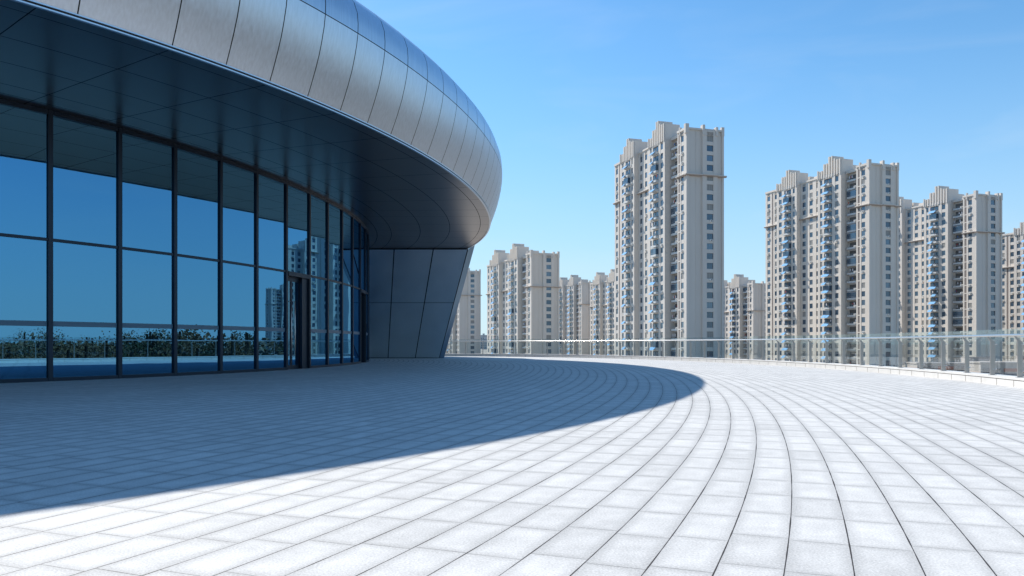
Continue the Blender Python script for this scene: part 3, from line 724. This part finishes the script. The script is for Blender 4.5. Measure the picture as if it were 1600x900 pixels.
for i in range(340):
    az = R(rr.uniform(38, 135)); d = rr.uniform(42, 105)
    x, y = d * math.sin(az), 22 + d * math.cos(az)
    if x < 26 or abs(x / max(y, .1)) < 0.74 and y > 0: continue
    sp.append((x, y, rr.uniform(7.8, 11.6) + (d - 42) * 0.01, rr.choice((0, 1, 1, 2, 2))))
o = woodland('woodland', sp, [M['leaf_d'], M['leaf_b'], M['leaf_p'], M['bark']], 5)
tag(o, 'mixed green and brown trees below the terrace, reflected low in the hall glass', 'woodland')
sp = [(P_(rr.uniform(753, 764), D)[0], D, rr.uniform(5.6, 6.8), rr.choice((0, 1, 1))) for D in (180, 186, 192, 200, 215)]
o = woodland('shrub_belt', sp, [M['leaf_d'], M['leaf_b'], M['leaf_p'], M['bark']], 6)
tag(o, 'dull brown tree tops peeping over the kerb in the gap beside the hall', 'shrubs')

# ------------------------------------------------------------------ low shops at the foot of the towers
M['shopwall'] = mat('shop_wall', (0.42, 0.36, 0.32), 0.8, var=0.1); M['shopred'] = mat('shop_fascia', (0.40, 0.10, 0.05), 0.6)
for x, D, wd, hh_, lab in ((1545, 175, 30, 4.3, 'low row of shops seen through the railing below the tower second from the right'), (1640, 160, 26, 4.8, 'low row of shops seen through the railing at the right edge of the picture')):
    root = empty('shop_row', (*P_(x, D), CITY_Z), R(-12)); tag(root, lab, 'building', 'low shops below the terrace')
    b = MB(); b.box(-wd / 2, wd / 2, 0, 9, 0, hh_, 0); b.box(-wd / 2 - .2, wd / 2 + .2, -.2, 9.2, hh_, hh_ + .3, 0); b.box(-4, 2, 3, 6, hh_ + .3, hh_ + 1.6, 0)
    b.build('wall', [M['shopwall']], root)
    for q in range(int(wd // 4)):
        f = MB(); x0 = -wd / 2 + .4 + q * 4; f.box(x0, x0 + 3.2, -.06, .02, .3, 2.9, 0); f.build('shop_window', M['wglass'], root)
        f = MB(); f.box(x0, x0 + 3.2, -.25, 0.0, 3.1, 3.8, 0); f.build('shop_fascia', M['shopred'] if q % 2 else M['louver'], root)

sp = []
for q in range(70):
    D = rr.uniform(178, 200); sp.append((P_(rr.uniform(1120, 1530), D)[0], D, rr.uniform(2.6, 4.6), rr.choice((0, 0, 1))))
o = woodland('street_planting', sp, [M['leaf_d'], M['leaf_b'], M['leaf_p'], M['bark']], 9)
tag(o, 'low street planting at the foot of the towers, glimpsed through the railing glass', 'planting')
# far wooded plain closing the horizon beyond the right side
b = MB(); r3 = random.Random(12)
for q in range(5200):
    az = R(r3.uniform(36, 140)); d = r3.uniform(260, 620); c = Vector((d * math.sin(az), 22 + d * math.cos(az), CITY_Z + r3.uniform(1, 11) + 2 * math.sin(az * 23)))
    if abs(c.x / max(c.y, .1)) < 0.8 and c.y > 0: continue
    for _ in range(4):
        cc = c + Vector((r3.gauss(0, 3), r3.gauss(0, 3), r3.gauss(0, 1.2))); s_ = r3.uniform(.5, 1.5)
        d1 = Vector((r3.uniform(-1, 1), r3.uniform(-1, 1), r3.uniform(-.6, .6))).normalized(); d2 = d1.cross(Vector((r3.uniform(-1, 1), r3.uniform(-1, 1), .3))).normalized()
        b.face([cc - d1 * s_, cc + d2 * s_ * .7, cc + d1 * s_, cc - d2 * s_ * .7], r3.choice((0, 1, 2)))
o = b.build('far_woodland', [M['leaf_d'], M['leaf_b'], M['leaf_p']], kind='stuff'); tag(o, 'distant brownish tree line on the horizon mirrored in the hall glass', 'woodland')
